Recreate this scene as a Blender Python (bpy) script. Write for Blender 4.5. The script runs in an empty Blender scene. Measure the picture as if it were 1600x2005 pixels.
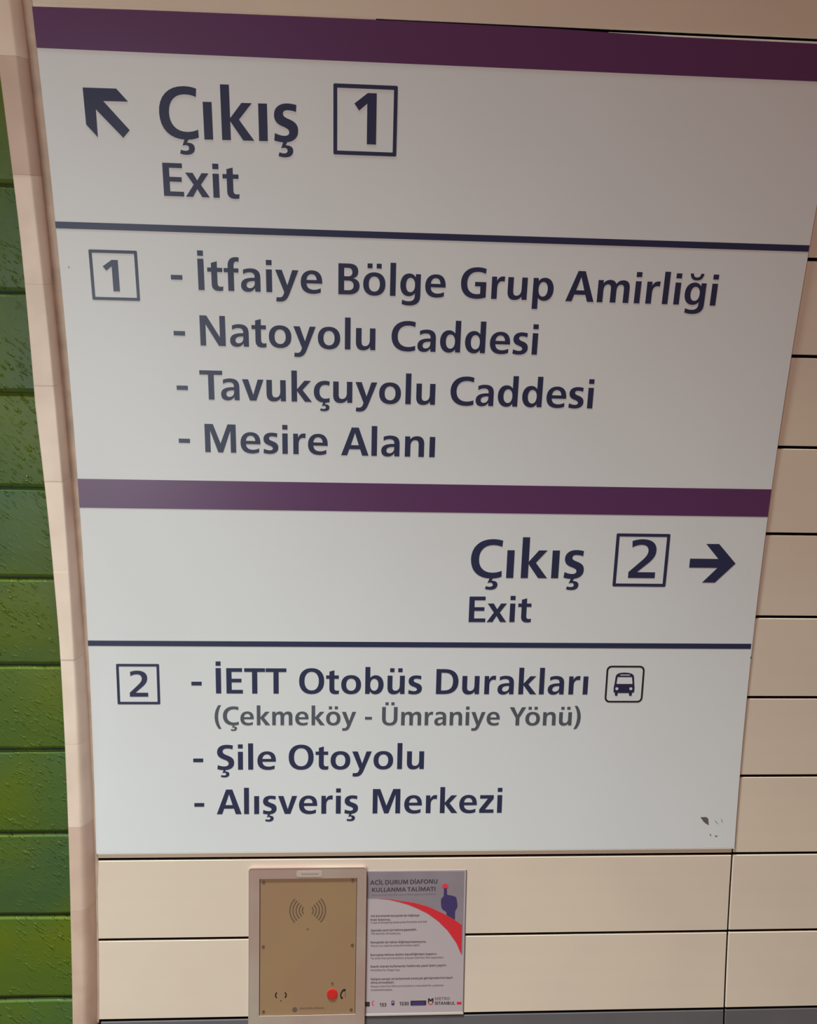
import bpy, math, random
from mathutils import Vector, Matrix
from mathutils.geometry import tessellate_polygon
random.seed(7)
SC = bpy.context.scene

# ------------------------------------------------------------------ camera
EYE_U, EYE_H = 0.46213, 1.55           # camera foot along the wall, height over the floor
F_PX, YAW, ROLL = 1620.77, 0.054013, -0.013452
cam_d = bpy.data.cameras.new('camera')
cam = bpy.data.objects.new('camera', cam_d)
SC.collection.objects.link(cam)
cam_d.sensor_fit = 'HORIZONTAL'; cam_d.sensor_width = 36.0
cam_d.lens = F_PX / 1600.0 * 36.0
cam_d.clip_start = 0.02
_cy, _sy, _cr, _sr = math.cos(YAW), math.sin(YAW), math.cos(ROLL), math.sin(ROLL)
_right = Vector((_cr*_cy, -_cr*_sy, -_sr)); _up = Vector((_sr*_cy, -_sr*_sy, _cr)); _fwd = Vector((_sy, _cy, 0))
_m = Matrix((_right, _up, -_fwd)).transposed().to_4x4()
_m.translation = Vector((EYE_U, 0, EYE_H))
cam.matrix_world = _m
SC.camera = cam

# ------------------------------------------------------------------ world, lamps, exposure
SC.view_settings.view_transform = 'Standard'
SC.view_settings.look = 'None'
SC.view_settings.exposure = 0.0
SC.view_settings.gamma = 1.0
SC.view_settings.use_curve_mapping = False
world = bpy.data.worlds.new('station_hall'); SC.world = world
world.use_nodes = True
world.node_tree.nodes['Background'].inputs[0].default_value = (0.215, 0.058, 0.014, 1)
world.node_tree.nodes['Background'].inputs[1].default_value = 0.9

def area_lamp(name, loc, target, sx, sy, power, colour):
    d = bpy.data.lights.new(name, 'AREA'); d.shape = 'RECTANGLE'; d.size = sx; d.size_y = sy
    d.energy = power; d.color = colour
    o = bpy.data.objects.new(name, d); SC.collection.objects.link(o)
    o.location = loc
    o.rotation_euler = (Vector(target) - Vector(loc)).to_track_quat('-Z', 'Y').to_euler()
    o['label'] = 'unseen light outside the picture'; o['category'] = 'light'
    return o
# a ceiling luminaire that washes down the wall, and an unseen fill lamp added left of the viewer
area_lamp('ceiling_light', (-0.06, 0.60, 3.8), (0.3, 1.35, 1.1), 0.5, 0.2, 216, (0.83, 0.98, 0.965))
area_lamp('side_fill_light', (-0.42, -0.12, 1.12), (0.35, 1.3, 1.35), 0.45, 0.6, 11.8, (0.85, 0.965, 0.95))  # added fill, brightens the left and middle of the sign

# ------------------------------------------------------------------ the curved wall
# u: metres along the wall from the sign's left edge; s: metres down the wall's surface from the
# sign's top edge; n: metres out of the surface towards the hall. The wall is a concave tunnel lining.
T0, K0, K1, YT, ZT = 0.37079, -0.172448, -0.014996, 0.683228, 1.158445
S_LO, S_STEP = -1.2, 0.002
def _theta(s): return T0 + K0*s + K1*s*s
_tab = {}
def _build():
    y, z = YT, ZT; _tab[0] = (y, z)
    k = 0; s = 0.0
    while s < 2.6:
        t = _theta(s + S_STEP/2); y -= math.cos(t)*S_STEP; z += math.sin(t)*S_STEP; s += S_STEP; k += 1
        _tab[k] = (y, z)
    y, z = YT, ZT; k = 0; s = 0.0
    while s > S_LO:
        t = _theta(s - S_STEP/2); y += math.cos(t)*S_STEP; z -= math.sin(t)*S_STEP; s -= S_STEP; k -= 1
        _tab[k] = (y, z)
_build()
def W(u, s, n=0.0):
    q = s/S_STEP; k = math.floor(q); f = q - k
    a, b = _tab[k], _tab[k+1]
    y = a[0] + (b[0]-a[0])*f; z = a[1] + (b[1]-a[1])*f; t = _theta(s)
    return Vector((u, z - n*math.cos(t), EYE_H + y - n*math.sin(t)))

# ------------------------------------------------------------------ object helpers
def link(o): SC.collection.objects.link(o); return o
def props(o, label=None, cat=None, group=None, kind=None):
    for k, v in (('label', label), ('category', cat), ('group', group), ('kind', kind)):
        if v: o[k] = v
    return o
def empty(name, loc, **kw):
    o = bpy.data.objects.new(name, None); o.location = loc; o.empty_display_size = 0.05
    link(o); return props(o, **kw)
class MB:
    def __init__(self): self.v = []; self.f = []
    def vert(self, p): self.v.append(Vector(p)); return len(self.v) - 1
    def face(self, *i): self.f.append(tuple(i))
    # slab following the wall: chamfered front edges
    def slab(self, u0, u1, s0, s1, nb, nf, ns=1, bev=0.0):
        fu0 = u0 if callable(u0) else (lambda s: u0); fu1 = u1 if callable(u1) else (lambda s: u1)
        ss = [s0 + (s1-s0)*i/ns for i in range(ns+1)]
        if bev > 0:
            mid = [s0 + bev + (s1-s0-2*bev)*i/ns for i in range(ns+1)]
            rows = [(s0, 0)] + [(m, 1) for m in mid] + [(s1, 0)]
        else: rows = [(s, 1) for s in ss]
        g = []
        for s, inner in rows:
            a, b = fu0(s), fu1(s)
            ne = nf - bev
            if bev > 0:
                nn = nf if inner else ne
                g.append([self.vert(W(a, s, nb)), self.vert(W(a, s, ne)), self.vert(W(a+bev, s, nn)), self.vert(W(b-bev, s, nn)), self.vert(W(b, s, ne)), self.vert(W(b, s, nb))])
            else:
                g.append([self.vert(W(a, s, nb)), self.vert(W(a, s, nf)), self.vert(W(b, s, nf)), self.vert(W(b, s, nb))])
        c = len(g[0])
        for r in range(len(g)-1):
            for k in range(c-1):
                self.face(g[r][k], g[r+1][k], g[r+1][k+1], g[r][k+1])
            self.face(g[r][c-1], g[r+1][c-1], g[r+1][0], g[r][0])
        self.face(*g[0]); self.face(*reversed(g[-1]))
        return self
    # extruded outline (with holes) lying on the wall surface; loops of (u, s)
    def plate(self, loops, n0, n1):
        tri = tessellate_polygon([[Vector((p[0], -p[1], 0)) for p in lp] for lp in loops])
        flat = [p for lp in loops for p in lp]
        top = [self.vert(W(u, s, n1)) for u, s in flat]; bot = [self.vert(W(u, s, n0)) for u, s in flat]
        for t in tri:
            a, b, c = (flat[i] for i in t)
            ccw = (b[0]-a[0])*(-(c[1]-a[1])) - (-(b[1]-a[1]))*(c[0]-a[0]) > 0
            t = t if ccw else (t[0], t[2], t[1])
            self.face(*(top[i] for i in t))
        off = 0
        for j, lp in enumerate(loops):
            m = len(lp)
            ar = sum(lp[i][0]*-lp[(i+1) % m][1] - lp[(i+1) % m][0]*-lp[i][1] for i in range(m))
            fwd = (ar > 0) == (j == 0)
            for i in range(m):
                a, b = off+i, off+(i+1) % m
                self.face(*((bot[a], bot[b], top[b], top[a]) if fwd else (bot[b], bot[a], top[a], top[b])))
            off += m
        return self
    def loft(self, section, ss, smooth=False):
        g = [[self.vert(W(u, s, n)) for u, n in section(s)] for s in ss]
        c = len(g[0])
        for r in range(len(g)-1):
            for k in range(c):
                self.face(g[r][k], g[r+1][k], g[r+1][(k+1) % c], g[r][(k+1) % c])
        self.face(*g[0]); self.face(*reversed(g[-1]))
        return self
    def build(self, name, mat, parent=None, origin=None, label=None, smooth=False, **kw):
        loc = parent.location if parent is not None and origin is None else (Vector(origin) if origin is not None else Vector((0, 0, 0)))
        if parent is not None and parent.parent is not None: loc = parent['_o'] if '_o' in parent else loc
        me = bpy.data.meshes.new(name)
        base = ORIG[parent.name] if parent is not None else Vector(loc)
        me.from_pydata([tuple(v - base) for v in self.v], [], self.f)
        me.materials.append(mat)
        if smooth: me.polygons.foreach_set('use_smooth', [True]*len(me.polygons))
        me.validate(); me.update()
        o = bpy.data.objects.new(name, me); link(o)
        if parent is not None: o.parent = parent
        else: o.location = base
        ORIG[o.name] = base
        return props(o, label=label, **kw)
ORIG = {}
def thing(name, loc, **kw):
    o = empty(name, loc, **kw); ORIG[o.name] = Vector(loc); return o
def bands(loop, step=0.012):
    # cut a simple outline into strips across the curve so that it follows the wall
    lo, hi = min(p[1] for p in loop), max(p[1] for p in loop); n = max(1, math.ceil((hi-lo)/step)); out = []
    def clip(pts, c, keep):
        r = []
        for i, p in enumerate(pts):
            q = pts[(i+1) % len(pts)]; a, b = keep(p[1], c), keep(q[1], c)
            if a: r.append(p)
            if a != b:
                t = (c-p[1])/(q[1]-p[1]); r.append((p[0]+(q[0]-p[0])*t, c))
        return r
    for i in range(n):
        a, b = lo + (hi-lo)*i/n, lo + (hi-lo)*(i+1)/n
        r = clip(clip(loop, a, lambda s, c: s >= c), b, lambda s, c: s <= c)
        if len(r) > 2: out.append(r)
    return out
def banded(mb, loop, n0, n1):
    for r in bands(loop): mb.plate([r], n0, n1)
    return mb
def circ(u, s, r, k=20, ry=None):
    ry = r if ry is None else ry
    return [(u + r*math.cos(2*math.pi*i/k), s - ry*math.sin(2*math.pi*i/k)) for i in range(k)]
def rrect(u0, s0, u1, s1, r, k=5):
    out = []
    for cx, cy, a0 in ((u1-r, s0+r, 0), (u0+r, s0+r, 90), (u0+r, s1-r, 180), (u1-r, s1-r, 270)):
        for i in range(k+1):
            a = math.radians(a0 + 90*i/k); out.append((cx + r*math.cos(a), cy - r*math.sin(a)))
    return out
def arcband(u, s, r0, r1, a0, a1, k=12):
    A = [math.radians(a0 + (a1-a0)*i/k) for i in range(k+1)]
    return [(u + r1*math.cos(a), s - r1*math.sin(a)) for a in A] + [(u + r0*math.cos(a), s - r0*math.sin(a)) for a in reversed(A)]

# ------------------------------------------------------------------ materials
def lin(c):
    return tuple(((x/255)/12.92 if x/255 <= 0.04045 else ((x/255+0.055)/1.055)**2.4) for x in c) + (1,)
def mat(name, rgb, rough=0.5, metal=0.0, spec=0.5, var=0.0, vscale=6.0, rgb2=None, bump=0.0, bscale=60.0, coat=0.0, stretch=None, detail=3.0):
    m = bpy.data.materials.new(name); m.use_nodes = True
    nt = m.node_tree; b = nt.nodes['Principled BSDF']
    b.inputs['Base Color'].default_value = lin(rgb); b.inputs['Roughness'].default_value = rough
    b.inputs['Metallic'].default_value = metal; b.inputs['Specular IOR Level'].default_value = spec
    b.inputs['Coat Weight'].default_value = coat; b.inputs['Coat Roughness'].default_value = 0.12
    geo = nt.nodes.new('ShaderNodeNewGeometry')
    src = geo.outputs['Position']
    if stretch:
        mp = nt.nodes.new('ShaderNodeMapping'); mp.inputs['Scale'].default_value = stretch[:3]; mp.inputs['Rotation'].default_value = stretch[3:]
        nt.links.new(src, mp.inputs['Vector']); srcb = mp.outputs['Vector']
    else: srcb = src
    if var > 0:
        nz = nt.nodes.new('ShaderNodeTexNoise'); nz.inputs['Scale'].default_value = vscale; nz.inputs['Detail'].default_value = detail
        nt.links.new(src, nz.inputs['Vector'])
        rp = nt.nodes.new('ShaderNodeMapRange'); rp.inputs['From Min'].default_value = 0.35; rp.inputs['From Max'].default_value = 0.65
        mx = nt.nodes.new('ShaderNodeMix'); mx.data_type = 'RGBA'
        nt.links.new(nz.outputs['Fac'], rp.inputs['Value']); nt.links.new(rp.outputs['Result'], mx.inputs['Factor'])
        c2 = rgb2 or tuple(x*(1-var) for x in rgb)
        mx.inputs['A'].default_value = lin(rgb); mx.inputs['B'].default_value = lin(c2)
        nt.links.new(mx.outputs['Result'], b.inputs['Base Color'])
    if bump > 0:
        nz = nt.nodes.new('ShaderNodeTexNoise'); nz.inputs['Scale'].default_value = bscale; nz.inputs['Detail'].default_value = 4
        nt.links.new(srcb, nz.inputs['Vector'])
        bp = nt.nodes.new('ShaderNodeBump'); bp.inputs['Strength'].default_value = bump; bp.inputs['Distance'].default_value = 0.002
        nt.links.new(nz.outputs['Fac'], bp.inputs['Height']); nt.links.new(bp.outputs['Normal'], b.inputs['Normal'])
    return m
M_PANEL = mat('cream_enamel_panel', (226, 207, 188), 0.45, var=0.03, vscale=5, rgb2=(222, 202, 186))
M_BACK = mat('dark_joint', (18, 9, 9), 0.95, spec=0.1)
M_PLINTH = mat('dark_grey_panel', (104, 98, 102), 0.5, var=0.06, vscale=8)
M_SIGN = mat('white_sign_face', (226, 226, 228), 0.42, spec=0.3, var=0.01, vscale=4)
M_RIM = mat('pale_sign_edge', (240, 232, 218), 0.35)
M_NAVY = mat('navy_vinyl', (44, 48, 80), 0.40, spec=0.42)
M_GREYV = mat('grey_vinyl', (84, 88, 98), 0.42)
M_PURPLE = mat('purple_vinyl', (94, 51, 96), 0.40)
M_GREEN_B = mat('green_joint', (40, 62, 36), 0.7, var=0.3, vscale=30)
M_SEAL = mat('brown_beige_sealant', (208, 180, 162), 0.7, var=0.14, vscale=22)
M_SCUFF = mat('bare_scratch', (104, 92, 94), 0.6)
M_FLOOR = mat('grey_floor', (120, 116, 112), 0.5, var=0.1, vscale=5)

def green_mat(name, a, b_, off):
    m = mat(name, a, 0.40, spec=0.35, var=0.3, vscale=5.5, rgb2=b_, detail=6)
    nt = m.node_tree; b = nt.nodes['Principled BSDF']; L = nt.links.new
    def nd(t, **k):
        n = nt.nodes.new(t)
        for kk, vv in k.items():
            if kk in n.inputs.keys(): n.inputs[kk].default_value = vv
            else: setattr(n, kk, vv)
        return n
    geo = nd('ShaderNodeNewGeometry')
    mp = nd('ShaderNodeMapping', vector_type='TEXTURE')          # strokes run from upper left to lower right
    mp.inputs['Location'].default_value = off
    mp.inputs['Rotation'].default_value = (0, math.radians(42), 0); mp.inputs['Scale'].default_value = (3.4, 1.0, 1.0)
    L(geo.outputs['Position'], mp.inputs['Vector'])
    nz = nd('ShaderNodeTexNoise', Scale=205.0, Detail=2.5, Roughness=0.55); L(mp.outputs['Vector'], nz.inputs['Vector'])
    peak = nd('ShaderNodeMapRange'); peak.inputs['From Min'].default_value = 0.56; peak.inputs['From Max'].default_value = 0.72
    L(nz.outputs['Fac'], peak.inputs['Value'])
    n2 = nd('ShaderNodeTexNoise', Scale=8.0, Detail=2.0); L(geo.outputs['Position'], n2.inputs['Vector'])
    patch = nd('ShaderNodeMapRange'); patch.inputs['From Min'].default_value = 0.46; patch.inputs['From Max'].default_value = 0.60; patch.inputs['To Min'].default_value = 0.06
    L(n2.outputs['Fac'], patch.inputs['Value'])
    mu = nd('ShaderNodeMath', operation='MULTIPLY'); L(peak.outputs['Result'], mu.inputs[0]); L(patch.outputs['Result'], mu.inputs[1])
    wv = nd('ShaderNodeTexNoise', Scale=22.0, Detail=2.0); L(geo.outputs['Position'], wv.inputs['Vector'])
    w2 = nd('ShaderNodeMath', operation='MULTIPLY'); w2.inputs[1].default_value = 0.35; L(wv.outputs['Fac'], w2.inputs[0])
    ad = nd('ShaderNodeMath', operation='ADD'); L(mu.outputs[0], ad.inputs[0]); L(w2.outputs[0], ad.inputs[1])
    bp = nd('ShaderNodeBump', Strength=0.9, Distance=0.0020)
    L(ad.outputs[0], bp.inputs['Height']); L(bp.outputs['Normal'], b.inputs['Normal'])
    rr = nd('ShaderNodeMapRange'); rr.inputs['To Min'].default_value = 0.46; rr.inputs['To Max'].default_value = 0.10
    L(mu.outputs[0], rr.inputs['Value']); L(rr.outputs['Result'], b.inputs['Roughness'])
    return m
M_GREENS = [green_mat('green_glazed_tile', (60, 90, 46), (82, 100, 6), (0, 0, 0)), green_mat('deep_green_glazed_tile', (54, 84, 48), (80, 98, 8), (1.3, 0, 2.1)),
            green_mat('olive_green_glazed_tile', (70, 96, 26), (88, 102, 4), (0.4, 0, 5.2))]


# ------------------------------------------------------------------ setting: floor, walls, plinth, trims
mb = MB()
fl = [mb.vert(p) for p in ((-3, -3, -0.05), (4, -3, -0.05), (4, 3, -0.05), (-3, 3, -0.05), (-3, -3, 0), (4, -3, 0), (4, 3, 0), (-3, 3, 0))]
for q in ((3, 2, 1, 0), (4, 5, 6, 7), (0, 1, 5, 4), (1, 2, 6, 5), (2, 3, 7, 6), (3, 0, 4, 7)): mb.face(*(fl[i] for i in q))
mb.build('floor', M_FLOOR, kind='structure', label='grey station floor below the frame')

S_FLOOR = 2.247
JH, JV = 0.0052, 0.0036
J0, JP = -0.0030, 0.15012
NW = -0.0022
wall = MB().slab(-0.010, 2.2, -0.34, J0+11*JP, -0.06, -0.030, 30).build('wall_back', M_BACK, kind='structure',
    label='curved station wall clad in long cream panels with dark open joints')
rows = [(J0 + k*JP, J0 + (k+1)*JP) for k in range(-2, 11)]
COLS = ((-0.0145, 1.1478), (1.1478, 2.19))
for k, (a, b) in enumerate(rows):
    for j, (ua, ub) in enumerate(COLS):
        dn = random.uniform(-0.0004, 0.0004)
        u0 = ua if j == 0 else ua + JV/2
        MB().slab(u0, ub - JV/2, a + JH/2, b - JH/2, NW-0.004, NW + dn, 4, 0.0007).build('panel', M_PANEL, wall)
MB().slab(-0.0145, 0.47, -0.0062, -0.0002, -0.0060, NW+0.0001, 1).build('sealant_bead', M_PANEL, wall)
base = MB().slab(-0.010, 2.2, J0+11*JP, S_FLOOR-0.004, -0.06, -0.020, 14).build('baseboard_back', M_BACK, kind='structure',
    label='dark grey panelled plinth at the foot of the cream wall')
for k in range(11, 15):
    a = J0 + k*JP; b = min(J0 + (k+1)*JP, S_FLOOR-0.006)
    for j, (ua, ub) in enumerate(COLS):
        u0 = ua + 0.018 if j == 0 else ua + JV/2
        MB().slab(u0, ub - JV/2, a + JH/2, b - JH/2, NW-0.0045, NW-0.0005, 4, 0.0007).build('panel', M_PLINTH, base)

wl = MB().slab(-0.9, -0.0105, -0.34, S_FLOOR-0.004, -0.06, -0.0190, 44).build('wall_left', M_GREEN_B, kind='structure',
    label='curved wall clad in glossy dark green relief tiles')
GS, GP = 0.2262, 0.15385
for k in range(-3, 14):
    a = max(-0.335, GS + k*GP); b = min(GS + (k+1)*GP, S_FLOOR-0.006)
    for (ua, ub) in ((-0.50, -0.012), (-0.89, -0.503)):
        mb = MB()
        # uneven long edges, pillowed face
        nu = 14; g = []
        jit = [random.uniform(-0.0006, 0.0012) for _ in range((nu+1)*2)]
        dn = random.uniform(-0.0008, 0.0008)
        for i in range(nu+1):
            u = ua + (ub-ua)*i/nu
            top = a + 0.0012 + jit[i]; bo = b - 0.0012 - jit[nu+1+i]
            ring = []
            for (f, n) in ((0, -0.0185), (0, -0.0165), (0.035, -0.0125), (0.3, -0.0115), (0.7, -0.0115), (0.965, -0.0125), (1, -0.0165), (1, -0.0185)):
                ring.append(mb.vert(W(u, top + (bo-top)*f, n + (dn if n > -0.018 else 0))))
            g.append(ring)
        for i in range(nu):
            for c in range(8): mb.face(g[i][c], g[i][(c+1) % 8], g[i+1][(c+1) % 8], g[i+1][c])
        mb.face(*reversed(g[0])); mb.face(*g[-1])
        o = mb.build('tile', M_GREENS[(k*7+3) % 3], wl, smooth=False)

# beige bull-nosed trim between the green tiles and the sign, in short lengths
def interp(tb, s):
    if s <= tb[0][0]: return tb[0][1]
    for (a, va), (b, vb) in zip(tb, tb[1:]):
        if s <= b: return va + (vb-va)*(s-a)/(b-a)
    return tb[-1][1]
UL = [(0.0, -0.0442), (0.10, -0.0436), (0.30, -0.0423), (0.41, -0.0435), (0.55, -0.0455), (0.72, -0.0408), (0.93, -0.0366), (1.45, -0.0367), (1.63, -0.0353)]
UT = [(0.0, -0.0182), (0.15, -0.0169), (0.30, -0.0161), (0.41, -0.0143), (0.71, -0.0130), (1.2, -0.0136), (1.6, -0.0142)]
UR = [(-1, -0.0140), (0.30, -0.0129), (0.41, -0.0133), (0.725, -0.0102), (1.06, -0.0050), (1.29, -0.0026), (1.66, -0.0014)]
D_TRIM = 0.030
def trim_section(ext=0.0):
    def f(s):
        a, b, t_ = interp(UL, s), interp(UR, s), interp(UT, s)
        D = D_TRIM + ext; r = 0.0022 + 0.0045*max(0, min(1, (s-0.9)/0.5))
        pts = [(a, -0.016), (a, D-0.002), (a+0.0006, D-0.0006), (a+0.002, D)]
        bulge = 0.30*(b - t_)
        P0, P1, P2, P3 = (t_ - r, D), (t_ + 0.4*r, D), (t_ + bulge + 0.5*r, D - r - 0.004), (b, -0.003)
        for i in range(9):
            t = i/8
            pts.append(tuple((1-t)**3*P0[j] + 3*t*(1-t)**2*P1[j] + 3*t*t*(1-t)*P2[j] + t**3*P3[j] for j in (0, 1)))
        pts += [(b, -0.016)]
        return pts
    return f
M_TRIMS = [mat('beige_trim', (240, 216, 199), 0.5, var=0.07, vscale=14, rgb2=(226, 202, 184)),
           mat('pinkish_beige_trim', (218, 190, 173), 0.5, var=0.09, vscale=10, rgb2=(206, 176, 158)),
           mat('light_beige_trim', (243, 221, 204), 0.5, var=0.06, vscale=12, rgb2=(232, 208, 190)),
           mat('stained_beige_trim', (212, 182, 164), 0.5, var=0.2, vscale=18, rgb2=(198, 167, 148))]
M_TRIMC = mat('beige_trim_core', (178, 150, 134), 0.7)
core = MB().loft(lambda s: [(interp(UL, s)+0.0008, -0.016), (interp(UL, s)+0.0008, 0.0284), (interp(UT, s)-0.005, 0.0284), (interp(UR, s)-0.0045, -0.004), (interp(UR, s)-0.0045, -0.016)],
                 [-0.33 + 0.0603*i for i in range(43)]).build('trim_1', M_TRIMC, kind='structure', label='tall beige bull-nosed corner trim in short lengths beside the sign')
TS, TP = 0.2149, 0.15085
for k in range(-3, 14):
    a = max(-0.33, TS + k*TP + 0.00012); b = min(TS + (k+1)*TP - 0.00012, S_FLOOR-0.006)
    if a > b: continue
    ss = [a + (b-a)*i/5 for i in range(6)]
    mi = {1: 0, 0: 0, 2: 0, 3: 2, 5: 2, 6: 0, 7: 1, 8: 3, 9: 3}.get(k, (k*5) % 3)
    MB().loft(trim_section(random.uniform(-0.0002, 0.0003)), ss).build('trim_length', M_TRIMS[mi], core)

# narrow sealed strip between the trim and the sign
MB().slab(lambda s: interp(UR, s) - 0.001, lambda s: 0.0004 + 0.007*max(0, 1-abs(s-1.345)/0.012), -0.33, 1.650, -0.010, -0.0012, 40).build(
    'trim_2', M_SEAL, kind='structure', label='thin dirty sealant strip along the left edge of the sign')

# ------------------------------------------------------------------ lettering: outlines drawn for this scene, cap height 100
def path(d):
    tok = d.replace(',', ' ').split(); i = 0; loops = []; cur = []; pen = None
    def num(k): return float(tok[k])
    while i < len(tok):
        c = tok[i]; i += 1
        if c in 'ML':
            p = (num(i), num(i+1)); i += 2
            if c == 'M': cur = []; loops.append(cur)
            cur.append(p); pen = p
        elif c == 'Q':
            a = (num(i), num(i+1)); b = (num(i+2), num(i+3)); i += 4
            for k in range(1, 6):
                t = k/5; cur.append(tuple((1-t)**2*pen[j] + 2*t*(1-t)*a[j] + t*t*b[j] for j in (0, 1)))
            pen = b
        elif c == 'C':
            a = (num(i), num(i+1)); b = (num(i+2), num(i+3)); e = (num(i+4), num(i+5)); i += 6
            for k in range(1, 9):
                t = k/8; cur.append(tuple((1-t)**3*pen[j] + 3*t*(1-t)**2*a[j] + 3*t*t*(1-t)*b[j] + t**3*e[j] for j in (0, 1)))
            pen = e
    out = []
    for lp in loops:
        q = []
        for p in lp:
            if not q or abs(p[0]-q[-1][0]) + abs(p[1]-q[-1][1]) > 1e-4: q.append(p)
        if abs(q[0][0]-q[-1][0]) + abs(q[0][1]-q[-1][1]) < 1e-4: q.pop()
        out.append(q)
    return out
def sup(cx, cy, rx, ry, k=28, e=2.25):
    return [(cx + rx*math.copysign(abs(math.cos(a))**(2/e), math.cos(a)), cy + ry*math.copysign(abs(math.sin(a))**(2/e), math.sin(a))) for a in (2*math.pi*i/k for i in range(k))]
def shift(lp, dx=0, dy=0, fx=1, fy=1): return [(dx + fx*x, dy + fy*y) for x, y in lp]
def box(x0, y0, x1, y1): return [(x0, y0), (x1, y0), (x1, y1), (x0, y1)]
S, R, V = 9.0, 5.5, 1.0          # side bearings: straight, round, diagonal
G = {}                            # char -> (pieces, width, lsb, rsb); a piece is [outer, hole...]
def g(ch, w, l, r, *pieces): G[ch] = (list(pieces), w, l, r)
P_ = {}
N_ = path('M 0 0 L 0 73 L 16 73 L 16 62.5 Q 24 74.5 38.5 74.5 C 54 74.5 61 64 61 47 L 61 0 L 43.5 0 L 43.5 43 C 43.5 54 40.5 60 33 60 C 23 60 17.5 52.5 17.5 38 L 17.5 0')
g('n', 61, S, S-1, N_)
g('u', 61, S-1, S, [shift(N_[0], 61, 73, -1, -1)])
g('h', 61, S, S-1, path('M 0 0 L 0 107 L 17.5 107 L 17.5 64 Q 25 74.5 38.5 74.5 C 54 74.5 61 64 61 47 L 61 0 L 43.5 0 L 43.5 43 C 43.5 54 40.5 60 33 60 C 23 60 17.5 52.5 17.5 38 L 17.5 0'))
g('m', 97.5, S, S-1, path('M 0 0 L 0 73 L 16 73 L 16 62.5 Q 23 74.5 37 74.5 Q 50 74.5 55.5 62 Q 63 74.5 76.5 74.5 C 92 74.5 97.5 64 97.5 49 L 97.5 0 L 80 0 L 80 44 C 80 54 78 59.5 71 59.5 C 62 59.5 57.5 52 57.5 39 L 57.5 0 L 40 0 L 40 44 C 40 54 38 59.5 31 59.5 C 22 59.5 17.5 52 17.5 39 L 17.5 0'))
g('ı', 17.5, S, S, [box(0, 0, 17.5, 73)])
g('i', 17.5, S, S, [box(0, 0, 17.5, 73)], [box(0.3, 86.5, 17.2, 103)])
g('l', 17.5, S, S, [box(0, 0, 17.5, 107)])
g('I', 18, S, S, [box(0, 0, 18, 100)])
g('İ', 18, S, S, [box(0, 0, 18, 100)], [box(0.5, 109, 17.5, 126)])
g('-', 37, 6, 6, [box(0, 31, 37, 46)])
g('.', 18, S, S, [box(0, 0, 18, 18)])
g('r', 40.5, S, 2, path('M 0 0 L 0 73 L 15.5 73 L 16 59 Q 21 74.5 35 74.5 L 40.5 74 L 39.5 57.5 Q 36 58.5 32.5 58.5 C 22.5 58.5 17.5 50 17.5 36 L 17.5 0'))
g('k', 64, S, V, path('M 0 0 L 0 107 L 17.5 107 L 17.5 43 L 41 73 L 61.5 73 L 35 40.5 L 64.5 0 L 42.5 0 L 17.5 37 L 17.5 0'))
HB = 'M 46.5 37 C 46.5 51 41 60.5 32 60.5 C 22.5 60.5 17.6 50 17.6 36.5 C 17.6 23 22.5 12.5 32 12.5 C 41 12.5 46.5 23 46.5 37'
Pp = path('M 0 -29 L 0 73 L 16 73 L 16.5 63 Q 23 74.5 37 74.5 C 54 74.5 65 58.5 65 37 C 65 14 53 -1.5 36 -1.5 Q 25 -1.5 17.5 8 L 17.5 -29') + path(HB)
Bb = path('M 0 0 L 0 107 L 17.5 107 L 17.5 64 Q 25 74.5 37 74.5 C 54 74.5 65 58.5 65 37 C 65 14 53 -1.5 36 -1.5 Q 24 -1.5 16.5 10 L 16 0') + path(HB)
g('p', 65, S, R, Pp); g('b', 65, S, R, Bb)
g('d', 65, R, S, [shift(lp, 65, 0, -1, 1) for lp in Bb]); g('q', 65, R, S, [shift(lp, 65, 0, -1, 1) for lp in Pp])
Gg = path('M 64 73 L 48.5 73 L 48 63 Q 41 74.5 28 74.5 C 10.5 74.5 0 59 0 37 C 0 15 10 0.5 27.5 0.5 Q 40 0.5 46.5 10.5 L 46.5 4 C 46.5 -10 40 -16 27 -16 Q 16 -16 7 -11 L 5.5 -25.5 Q 17 -30 29 -30 C 53 -30 64 -19 64 3') + path('M 18 37 C 18 24 23 14 32 14 C 41.5 14 46.4 24 46.4 37.5 C 46.4 51 41.5 60.5 32 60.5 C 23 60.5 18 51 18 37')
g('g', 64, R, S, Gg)
g('ğ', 64, R, S, Gg, path('M 11 104 C 12 88 20 81.5 32 81.5 C 44 81.5 52 88 53 104 L 43.5 104 C 42.5 95 39 91.5 32 91.5 C 25 91.5 21.5 95 20.5 104'))
O_ = [sup(35, 36.5, 35, 38), sup(35, 36.5, 17.3, 24.3)]
DD = lambda c, y: ([box(c-22, y, c-6.5, y+15.5)], [box(c+6.5, y, c+22, y+15.5)])
g('o', 70, R, R, O_); g('ö', 70, R, R, O_, *DD(35, 87))
g('ü', 61, S-1, S, [shift(N_[0], 61, 73, -1, -1)], *DD(30.5, 87))
g('e', 64.5, R, R, path('M 64.5 32 L 17.5 32 C 18.5 18.5 26 12 39.5 12 Q 49.5 12 60 17.5 L 60 3.5 Q 48.5 -1.5 36.5 -1.5 C 13 -1.5 0 12 0 36 C 0 58 12 74.5 33.5 74.5 C 55 74.5 64.5 60 64.5 38') + path('M 48 43.5 C 47.5 55 42 62 33.5 62 C 24 62 18.5 55 17.5 43.5'))
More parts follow.
